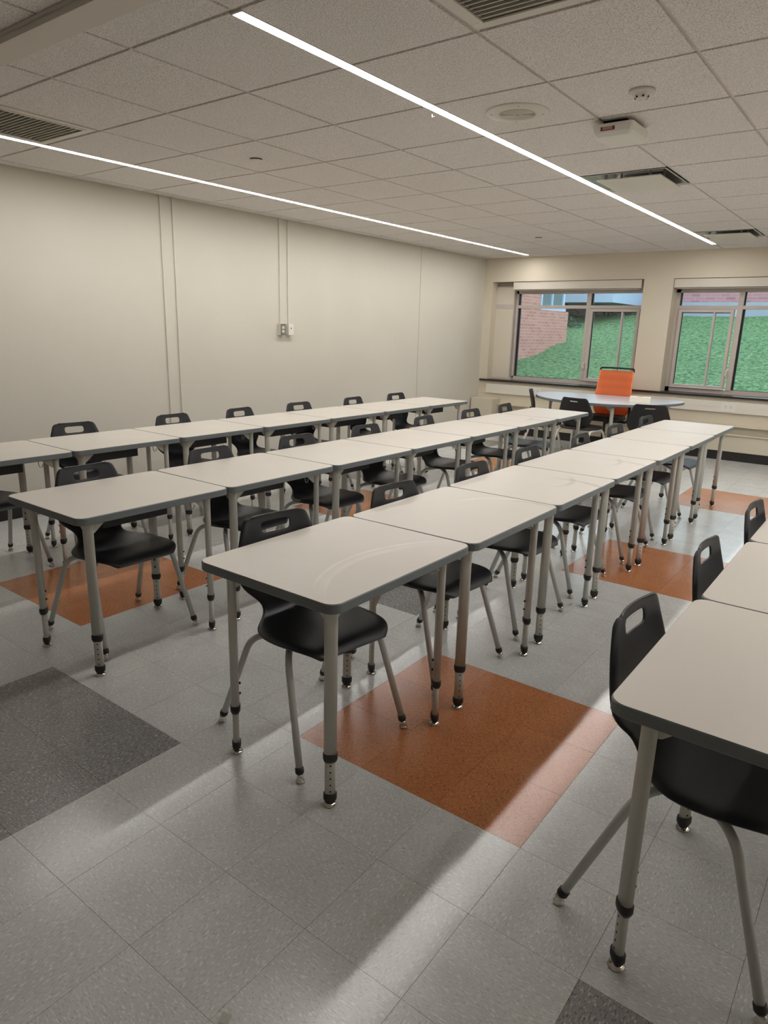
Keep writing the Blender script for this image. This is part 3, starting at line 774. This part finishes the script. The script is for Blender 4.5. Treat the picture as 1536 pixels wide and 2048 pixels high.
# ------------------------------------------------------------------ student chairs
def shell_meshes():
    # rows: x, z, half width, edge forward(+)/up curl, kind
    rows = [(-.240, .802, .120), (-.240, .797, .136), (-.238, .787, .146), (-.236, .775, .152), (-.232, .755, .159), (-.228, .733, .167),
            (-.221, .700, .178), (-.211, .655, .191), (-.202, .610, .198), (-.193, .565, .192), (-.184, .530, .168), (-.173, .500, .134),
            (-.158, .474, .118), (-.137, .456, .124), (-.108, .444, .158), (-.075, .438, .198), (-.028, .435, .222), (.030, .435, .226),
            (.090, .438, .222), (.140, .441, .214), (.180, .441, .203), (.210, .435, .188), (.230, .422, .168), (.238, .408, .150)]
    bm = bmesh.new(); S_IN = [0, .034, .066]; S_OUT = [.35, .65, .88, 1.0]
    grid = []
    for ri, (x, z, w) in enumerate(rows):
        ys = S_IN + [.066+(w-.066)*f for f in S_OUT]
        ys = [-y for y in ys[:0:-1]] + ys
        line = []
        # local tangent -> normal direction in profile plane
        xa, za = rows[max(ri-1, 0)][:2]; xb, zb = rows[min(ri+1, len(rows)-1)][:2]
        tx, tz = xb-xa, zb-za; l = math.hypot(tx, tz); nx, nz = -tz/l, tx/l   # normal pointing toward the sitter
        if nx*1+nz*.6 < 0: nx, nz = -nx, -nz
        for y in ys:
            s = abs(y)/w
            back = 1 if z > .47 and x < -.15 else 0
            d = (.020 if back else .012)*s*s
            if s > .99: d -= .013
            line.append(bm.verts.new((x+nx*d, y, z+nz*d)))
        grid.append(line)
    mid = len(grid[0])//2
    for i in range(len(grid)-1):
        for j in range(len(grid[0])-1):
            if 3 <= i <= 4 and mid-2 <= j <= mid+1: continue     # hand slot
            f = bm.faces.new((grid[i][j], grid[i][j+1], grid[i+1][j+1], grid[i+1][j])); f.material_index = int(i >= 11)
    bmesh.ops.recalc_face_normals(bm, faces=bm.faces)
    bm.normal_update()
    # make the normals face the sitter so that the thickness grows outward
    if sum(f.normal.x+f.normal.z for f in bm.faces) < 0: bmesh.ops.reverse_faces(bm, faces=bm.faces)
    me = mesh('shell', bm, [M['plastic'], M['plastic2']], True)
    o = bpy.data.objects.new('tmp', me); COL.objects.link(o)
    s = o.modifiers.new('s', 'SUBSURF'); s.levels = 1; s.render_levels = 1
    so = o.modifiers.new('t', 'SOLIDIFY'); so.thickness = .0065; so.offset = -1
    b = o.modifiers.new('b', 'BEVEL'); b.width = .003; b.segments = 2; b.limit_method = 'ANGLE'; b.angle_limit = 1.0
    dg = bpy.context.evaluated_depsgraph_get(); ev = bpy.data.meshes.new_from_object(o.evaluated_get(dg))
    bpy.data.objects.remove(o)
    res = []
    # split into backrest and seat, small slivers joining the larger neighbour
    probe = bmesh.new(); probe.from_mesh(ev); probe.faces.ensure_lookup_table()
    side = [f.material_index for f in probe.faces]; seen = set(); comps = []
    for f in probe.faces:
        if f.index in seen: continue
        st, comp = [f], []; seen.add(f.index)
        while st:
            q = st.pop(); comp.append(q.index)
            for e in q.edges:
                for h in e.link_faces:
                    if h.index not in seen and side[h.index] == side[f.index]: seen.add(h.index); st.append(h)
        comps.append((len(comp), side[f.index], comp))
    for v_ in (0, 1):
        cs = sorted([c for c in comps if c[1] == v_], reverse=True)
        for c in cs[1:]:
            for k in c[2]: side[k] = 1-v_
    probe.free()
    for want in (0, 1):
        bm = bmesh.new(); bm.from_mesh(ev); bm.faces.ensure_lookup_table()
        bmesh.ops.delete(bm, geom=[f for f in bm.faces if side[f.index] != want], context='FACES')
        for f in bm.faces: f.smooth = True; f.material_index = 0
        res.append(mesh('seat' if want else 'backrest', bm, M['plastic']))
    return res
BACK, SEAT = shell_meshes()
def chair_leg(sx, sy, m=None):
    """bent steel tube leg from under the seat to the floor; sx=+1 front"""
    m = m or M['chairleg']
    foot = Vector((.243*sx, .247*sy, .034)); knee = Vector(((.128 if sx > 0 else -.095), .208*sy, .400)); inner = Vector(((.03 if sx > 0 else -.03), .12*sy, .411))
    bm = bmesh.new(); sweep(bm, bend([inner, knee, foot], .055, 7), .0122, 14)
    leg = mesh('leg', bm, m)
    d = (foot-knee).normalized()
    bm = bmesh.new(); sweep(bm, [foot-d*.016, foot-d*.015, foot+d*.001, foot+d*.008], [.0125, .0150, .0155, .011], 16)
    cap = mesh('foot_cap', bm, M['rubber'])
    bm = bmesh.new(); lathe(bm, [(.012, 0), (.0155, .003), (.0155, .006), (.009, .012), (.012, .018), (.010, .026), (.004, .031)], (foot.x+d.x*.02, foot.y+d.y*.02, 0), 18)
    gl = mesh('glide', bm, M['chrome'])
    return leg, cap, gl
CL = {(sx, sy): chair_leg(sx, sy) for sx in (-1, 1) for sy in (-1, 1)}
def under_mesh():
    bm = bmesh.new()
    for sx in (-1, 1): sweep(bm, [(.03*sx, -.125, .411), (.03*sx, .125, .411)], .0115, 10)
    box(bm, -.06, .06, -.05, .05, .419, .4235); return mesh('seat_frame', bm, M['chairleg'])
UND = under_mesh()
def make_chair():
    r = empty('student_chair'); obj('backrest', BACK, r); obj('seat', SEAT, r); obj('seat_frame', UND, r)
    for k, (l, c, g) in CL.items():
        L_ = obj('leg', l, r); obj('foot_cap', c, L_); obj('glide', g, L_)
    return r
BK = {'A': [(-.645, -.10), (-.695, .676), (-.656, 1.465), (-.645, 2.14), (-.645, 2.87), (-.645, 3.67), (-.645, 4.42)],
      'B': [(.732, -.061), (.755, .690), (.755, 1.405), (.755, 2.13), (.755, 2.90), (.755, 3.67), (.737, 4.378)],
      'C': [(2.069, -.064), (2.095, .669), (2.10, 1.374), (2.082, 2.088), (2.105, 2.903), (2.104, 3.631), (2.098, 4.441)],
      'D': [(3.438, -.067), (3.448, .674), (3.470, 1.440)]}
BA = {'A': [2, -6, 0, 3, -3, 2, -2], 'B': [0, 0, -4, -3, 3, -2, 4], 'C': [-9, -5, -3, -2, -1, -3, -4], 'D': [-4, -2, -3]}
cproto = make_chair(); first = True
for key in 'ABCD':
    for k, ((bx, by), an) in enumerate(zip(BK[key], BA[key])):
        c = cproto if first else copy_tree(cproto); first = False
        a = math.radians(an)
        c.location = (bx+.226*math.cos(a), by+.226*math.sin(a), 0); c.rotation_euler.z = a
        nn = rowdef[key][1]; o_ = ORD[k] if nn == 7 else ['nearest', 'second', 'third'][k]
        c['label'] = 'black plastic chair tucked under the %s table of %s' % (o_, rowshort[key])
        c['category'] = 'chair'; c['group'] = 'black plastic student chairs with hand slots'

# ------------------------------------------------------------------ half-round table by the windows
half = []
ctrl = [(.30, 7.12), (1.66, 7.12), (1.80, 7.02), (1.80, 6.74), (1.68, 6.36), (1.44, 6.04), (1.10, 5.90), (.76, 5.90), (.42, 6.05), (.15, 6.34), (.00, 6.68), (.02, 6.98)]
def chaikin(P, n=2):
    for _ in range(n):
        Q = []
        for k in range(len(P)):
            a, b = P[k], P[(k+1) % len(P)]; Q += [(a[0]*.75+b[0]*.25, a[1]*.75+b[1]*.25), (a[0]*.25+b[0]*.75, a[1]*.25+b[1]*.75)]
        P = Q
    return P
cx0, cy0 = .93, 6.55
hp_ = [(x-cx0, y-cy0) for x, y in chaikin(ctrl)]
r = empty('half_round_table', (cx0, cy0, 0)); tag(r, 'half-round activity table with pale top beside the windows, box on it', 'table')
obj('tabletop', top_mesh(M['lam_rd'], hp_, .03, .733), r); obj('edge_band', band_mesh(hp_, .03, .733), r)
for (x, y) in ((.27, 6.55), (.46, 6.95), (1.24, 6.06), (1.68, 6.72)):
    sx = 1 if x > cx0 else -1; sy = 1 if y > cy0 else -1
    ms = legm[(sx, sy)]; l = obj('leg', ms['leg'], r, (x-cx0, y-cy0, 0))
    for k in ('leg_insert', 'collar', 'foot_boot', 'glide'): obj(k, ms[k], l)
# box of tissues on it
r = empty('tissue_box', (1.42, 6.46, .7338), math.radians(14)); tag(r, 'flat cream cardboard box lying on the half-round table', 'box')
bm = bmesh.new(); box(bm, -.115, .115, -.06, .06, 0, .066, bev=.003); obj('carton', mesh('carton', bm, M['paper']), r)
bm = bmesh.new(); prism(bm, [(.045*math.cos(2*PI*k/16), .012*math.sin(2*PI*k/16)) for k in range(16)], .0662, .0668); obj('opening', mesh('opening', bm, M['rubber']), r)

# ------------------------------------------------------------------ guest chairs at the half-round table
def guest_meshes():
    rows = [(-.215, .790, .140), (-.213, .780, .158), (-.209, .765, .166), (-.207, .755, .171), (-.203, .742, .177), (-.20, .730, .182), (-.185, .67, .205), (-.172, .61, .222), (-.165, .56, .215), (-.162, .51, .19), (-.162, .475, .155), (-.162, .455, .12)]
    bm = bmesh.new(); grid = []
    for (x, z, w) in rows:
        ys = [0, .028, .056] + [.056+(w-.056)*f for f in (.35, .7, 1)]; ys = [-y for y in ys[:0:-1]]+ys
        grid.append([bm.verts.new((x+.035*(abs(y)/w)**2, y, z)) for y in ys])
    mid = len(grid[0])//2
    for i in range(len(grid)-1):
        for j in range(len(grid[0])-1):
            if i == 3 and mid-2 <= j <= mid+1: continue
            bm.faces.new((grid[i][j], grid[i][j+1], grid[i+1][j+1], grid[i+1][j]))
    me = mesh('b', bm, M['plastic2'], True); o = bpy.data.objects.new('tmp', me); COL.objects.link(o)
    s = o.modifiers.new('s', 'SUBSURF'); s.levels = 1; so = o.modifiers.new('t', 'SOLIDIFY'); so.thickness = .012; so.offset = 0
    dg = bpy.context.evaluated_depsgraph_get(); back = bpy.data.meshes.new_from_object(o.evaluated_get(dg)); bpy.data.objects.remove(o)
    bm = bmesh.new(); pts = chaikin([(-.20, -.17), (-.22, 0), (-.20, .17), (-.05, .225), (.14, .22), (.225, .16), (.24, 0), (.225, -.16), (.14, -.22), (-.05, -.225)])
    rs = []
    for sc, z in ((.90, .428), (1.0, .438), (1.0, .448), (.96, .456), (.6, .450), (.1, .447)): rs.append([bm.verts.new((x*sc, y*sc, z)) for x, y in pts])
    for A, B in zip(rs, rs[1:]):
        for k in range(len(pts)): bm.faces.new((A[k], A[(k+1) % len(pts)], B[(k+1) % len(pts)], B[k])).smooth = True
    bm.faces.new(rs[0][::-1]); bm.faces.new(rs[-1]); bmesh.ops.recalc_face_normals(bm, faces=bm.faces)
    seat = mesh('seat', bm, M['plastic2']); back.name = 'backrest'
    bm = bmesh.new()
    for sy in (-1, 1): sweep(bm, bend([(-.14, .10*sy, .432), (-.185, .10*sy, .445), (-.185, .10*sy, .56)], .03), .009, 10)
    br = mesh('back_bracket', bm, M['plastic2'])
    arches = []
    for sy in (-1, 1):
        bm = bmesh.new(); sweep(bm, bend([(-.27, .265*sy, .012), (-.15, .20*sy, .418), (.15, .20*sy, .418), (.25, .265*sy, .012)], .07, 8), .0135, 14)
        sweep(bm, [(-.10, .20*sy, .418), (-.10, 0, .422)], .011, 10); sweep(bm, [(.10, .20*sy, .418), (.10, 0, .422)], .011, 10)
        arches.append(mesh('side_frame', bm, M['chairleg_w']))
    bm = bmesh.new(); lathe(bm, [(.014, 0), (.017, .004), (.0165, .03), (.0145, .034)], seg=14); cap = mesh('foot_cap', bm, M['rubber'])
    return back, seat, br, arches, cap
GB, GS, GR, GA, GC = guest_meshes()
def make_guest():
    r = empty('guest_chair'); obj('backrest', GB, r); obj('seat', GS, r); obj('back_bracket', GR, r)
    for sy, a in zip((-1, 1), GA):
        f = obj('side_frame', a, r)
        for x in (-.268, .248): obj('foot_cap', GC, f, (x, .264*sy, 0))
    return r
gp = make_guest()
for n_, (x, y, an, lab) in enumerate(((.93, 5.95, 80, 'black chair with white tube legs, its wide back toward the camera, at the half-round table'),
                          (.21, 6.52, 24, 'black chair seen edge-on at the left end of the half-round table'),
                          (1.71, 5.86, 108, 'black chair with angular back at the right end of the half-round table'))):
    c = gp if n_ == 0 else copy_tree(gp); c.location = (x, y, 0); c.rotation_euler.z = math.radians(an)
    tag(c, lab, 'chair', 'white-legged chairs around the half-round table')

# ------------------------------------------------------------------ orange office chair
r = empty('office_chair', (.84, 7.0, 0), math.radians(-92)); tag(r, 'office chair with orange mesh back and black top bar by the window', 'chair')
bm = bmesh.new(); g = []
prof = [(-.255, 1.045, .215), (-.250, .99, .218), (-.238, .90, .222), (-.222, .80, .228), (-.205, .72, .238), (-.195, .64, .242), (-.195, .56, .236), (-.205, .50, .215), (-.215, .47, .18)]
for x, z, w in prof: g.append([bm.verts.new((x+.03*(k/4)**2, w*k/4, z)) for k in range(-4, 5)])
for i in range(len(g)-1):
    for j in range(8): bm.faces.new((g[i][j], g[i][j+1], g[i+1][j+1], g[i+1][j])).smooth = True
bmesh.ops.solidify(bm, geom=bm.faces[:], thickness=.006)
bk = obj('mesh_back', mesh('mesh_back', bm, M['orange']), r)
bm = bmesh.new(); sweep(bm, bend([(-.235, -.218, 1.03), (-.240, -.222, 1.075), (-.258, 0, 1.078), (-.240, .222, 1.075), (-.235, .218, 1.03)], .02), .011, 10)
obj('top_bar', mesh('top_bar', bm, M['plastic2']), bk)
bm = bmesh.new()
for s_ in (-1, 1): sweep(bm, [(p[0]+.026, s_*p[2], p[1]) for p in prof], .008, 8)
obj('back_frame', mesh('back_frame', bm, M['orange']), bk)
bm = bmesh.new(); sweep(bm, bend([(-.245, 0, .62), (-.27, 0, .48), (-.20, 0, .40), (-.05, 0, .39)], .06), .022, 12); obj('back_spine', mesh('back_spine', bm, M['plastic2']), r)
bm = bmesh.new(); pts = chaikin([(-.22, -.2), (-.2, .0), (-.22, .2), (0, .25), (.2, .24), (.26, .15), (.27, 0), (.26, -.15), (.2, -.24), (0, -.25)])
rs = []
for sc, z in ((.85, .425), (.98, .435), (1.0, .46), (.96, .485), (.7, .492), (.1, .49)): rs.append([bm.verts.new((x*sc, y*sc, z)) for x, y in pts])
for A, B in zip(rs, rs[1:]):
    for k in range(len(pts)): bm.faces.new((A[k], A[(k+1) % len(pts)], B[(k+1) % len(pts)], B[k])).smooth = True
bm.faces.new(rs[0][::-1]); bm.faces.new(rs[-1]); bmesh.ops.recalc_face_normals(bm, faces=bm.faces)
obj('seat', mesh('seat', bm, M['plastic2']), r)
for s_ in (-1, 1):
    bm = bmesh.new(); sweep(bm, bend([(0, s_*.10, .415), (0, s_*.30, .415), (0, s_*.305, .64)], .05), .016, 10); ar = obj('arm_post', mesh('arm_post', bm, M['plastic2']), r)
    bm = bmesh.new(); box(bm, -.12, .12, s_*.305-.04, s_*.305+.04, .64, .662, bev=.008); obj('arm_pad', mesh('arm_pad', bm, M['plastic2']), ar)
bm = bmesh.new(); lathe(bm, [(.028, .09), (.028, .25), (.016, .252), (.016, .40), (.07, .405), (.07, .428)], seg=20); obj('gas_lift', mesh('gas_lift', bm, M['plastic2']), r)
for k in range(5):
    a = 2*PI*k/5+.3; e = Vector((.29*math.cos(a), .29*math.sin(a), 0))
    bm = bmesh.new(); sweep(bm, [(0, 0, .10), (e.x, e.y, .072)], [.026, .015], 10); sp = obj('base_spoke', mesh('base_spoke', bm, M['plastic2']), r)
    bm = bmesh.new(); t_ = Vector((-math.sin(a), math.cos(a), 0)); c = e+Vector((0, 0, .0285)); sweep(bm, [c-t_*.022, c-t_*.018, c+t_*.018, c+t_*.022], [.024, .028, .028, .024], 18)
    sweep(bm, [(e.x, e.y, .05), (e.x, e.y, .075)], .008, 8)
    obj('caster', mesh('caster', bm, M['plastic2']), sp)

# paper scrap on the floor
bm = bmesh.new(); v = [bm.verts.new(p) for p in ((-.013, -.011, .0004), (.010, -.014, .001), (.013, .010, .0006), (-.010, .013, .0016))]; bm.faces.new(v)
bmesh.ops.solidify(bm, geom=bm.faces[:], thickness=.0004)
tag(obj('paper_scrap', mesh('paper_scrap', bm, M['plate']), None, (2.943, -1.085, .0002), .5), 'small white scrap of paper lying on the grey floor tiles', 'paper')

# ------------------------------------------------------------------ outside
def terrain(x, y):
    z = .25+.172*(y-9)
    if y > 19.6: z = .25+.172*10.6
    return z
bm = bmesh.new(); nx, ny = 40, 40; g = []
for j in range(ny+1):
    y = 8.35+(24-8.35)*j/ny
    g.append([bm.verts.new((-22+50*i/nx, y, terrain(0, y)+(.03*math.sin(i*2.1+j*1.3) if 1 < j else 0))) for i in range(nx+1)])
for j in range(ny):
    for i in range(nx): bm.faces.new((g[j][i], g[j][i+1], g[j+1][i+1], g[j+1][i])).smooth = True
tag(obj('lawn_slope', mesh('lawn_slope', bm, M['grass'])), kind='structure')
S('ground_outside', boxm('ground_outside', M['conc'], -60, 60, 8.1, 70, -1.0, -.4))
# brick wing on the left, its face running away from the window
w = empty('brick_wing', (-3.2, 9, 0)); tag(w, 'pink brick building wing outside the left window', 'building')
obj('brick_wall', boxm('brick_wall', M['brick'], -6, 0, 0, 6.15, -.6, 2.02), w)
bm = bmesh.new(); box(bm, -6, -.05, 0, 4.6, 2.02, 6); box(bm, -6, -.05, 4.6, 5.95, 3.4, 6); box(bm, -6, -1.2, 4.6, 5.95, 2.02, 3.4); obj('upper_wall', mesh('upper_wall', bm, M['brick']), w)
wf = bmesh.new()
for q in ((4.6, 4.66), (5.2, 5.25), (5.85, 5.95)): box(wf, -.10, -.03, q[0], q[1], 2.05, 3.4)
box(wf, -.10, -.01, 4.55, 6.0, 2.02, 2.09)
fo = obj('window', mesh('window', wf, M['fascia']), w)
obj('pane', boxm('pane', M['extglass'], -.09, -.07, 4.66, 5.2, 2.09, 3.4), fo); obj('pane', boxm('pane', M['extglass'], -.09, -.07, 5.25, 5.85, 2.09, 3.4), fo)
# long building across the lawn
b = empty('brick_building', (0, 21, 0)); tag(b, 'long low brick building across the lawn behind the windows', 'building')
obj('brick_wall', boxm('brick_wall', M['brick2'], -4.1, 24, 0, 6, -.5, 4.6), b)
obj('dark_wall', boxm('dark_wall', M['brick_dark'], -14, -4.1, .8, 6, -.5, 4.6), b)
obj('concrete_base', boxm('concrete_base', M['conc'], -2.9, 24, -.25, 0, -.5, 2.50), b)
obj('canopy', boxm('canopy', M['fascia'], -10, -3.05, -3.2, -.3, 2.37, 3.3), b)
obj('roof', boxm('roof', M['conc'], -14.3, 24.3, -.3, 6.3, 4.6, 4.85), b)
# shrubs
def shrub(x, y, rx_, ry_, h, seed, lab):
    rnd = random.Random(seed); bm = bmesh.new(); z0 = terrain(x, y)
    for k in range(900):
        u, v_ = rnd.random()*2*PI, rnd.random()**.5
        hh = rnd.random(); rr_ = (1-hh*hh*.7)*v_
        p = Vector((rx_*rr_*math.cos(u), ry_*rr_*math.sin(u), h*hh)); s_ = rnd.uniform(.025, .05)
        a, b_ = Vector((rnd.gauss(0, 1), rnd.gauss(0, 1), rnd.gauss(0, 1))).normalized(), Vector((rnd.gauss(0, 1), rnd.gauss(0, 1), rnd.gauss(0, 1))).normalized()
        vs = [bm.verts.new(p+a*s_), bm.verts.new(p+b_*s_*.6), bm.verts.new(p-a*s_), bm.verts.new(p-b_*s_*.6)]; bm.faces.new(vs)
    r_ = empty('shrub', (x, y, z0-.05)); tag(r_, lab, 'shrub')
    f = obj('foliage', mesh('foliage', bm, M['leafm']), r_); f['kind'] = 'stuff'
    bm = bmesh.new()
    for k in range(5):
        a = k*1.3; sweep(bm, [(0, 0, -.03), (rx_*.5*math.cos(a), ry_*.5*math.sin(a), h*.8)], [.015, .005], 6)
    obj('stem', mesh('stem', bm, M['rubber']), r_)
shrub(-4.35, 17.3, .7, .7, .36, 1, 'grey-green shrub beside the corner of the pink brick wing')
shrub(-5.2, 19.0, .8, .7, .5, 2, 'dark shrub under the white canopy across the lawn')
shrub(-3.55, 20.0, .6, .4, .34, 3, 'low shrub left of the window bar at the lawn top')
shrub(-2.45, 20.1, .45, .4, .5, 4, 'taller shrub right of the window bar at the lawn top')
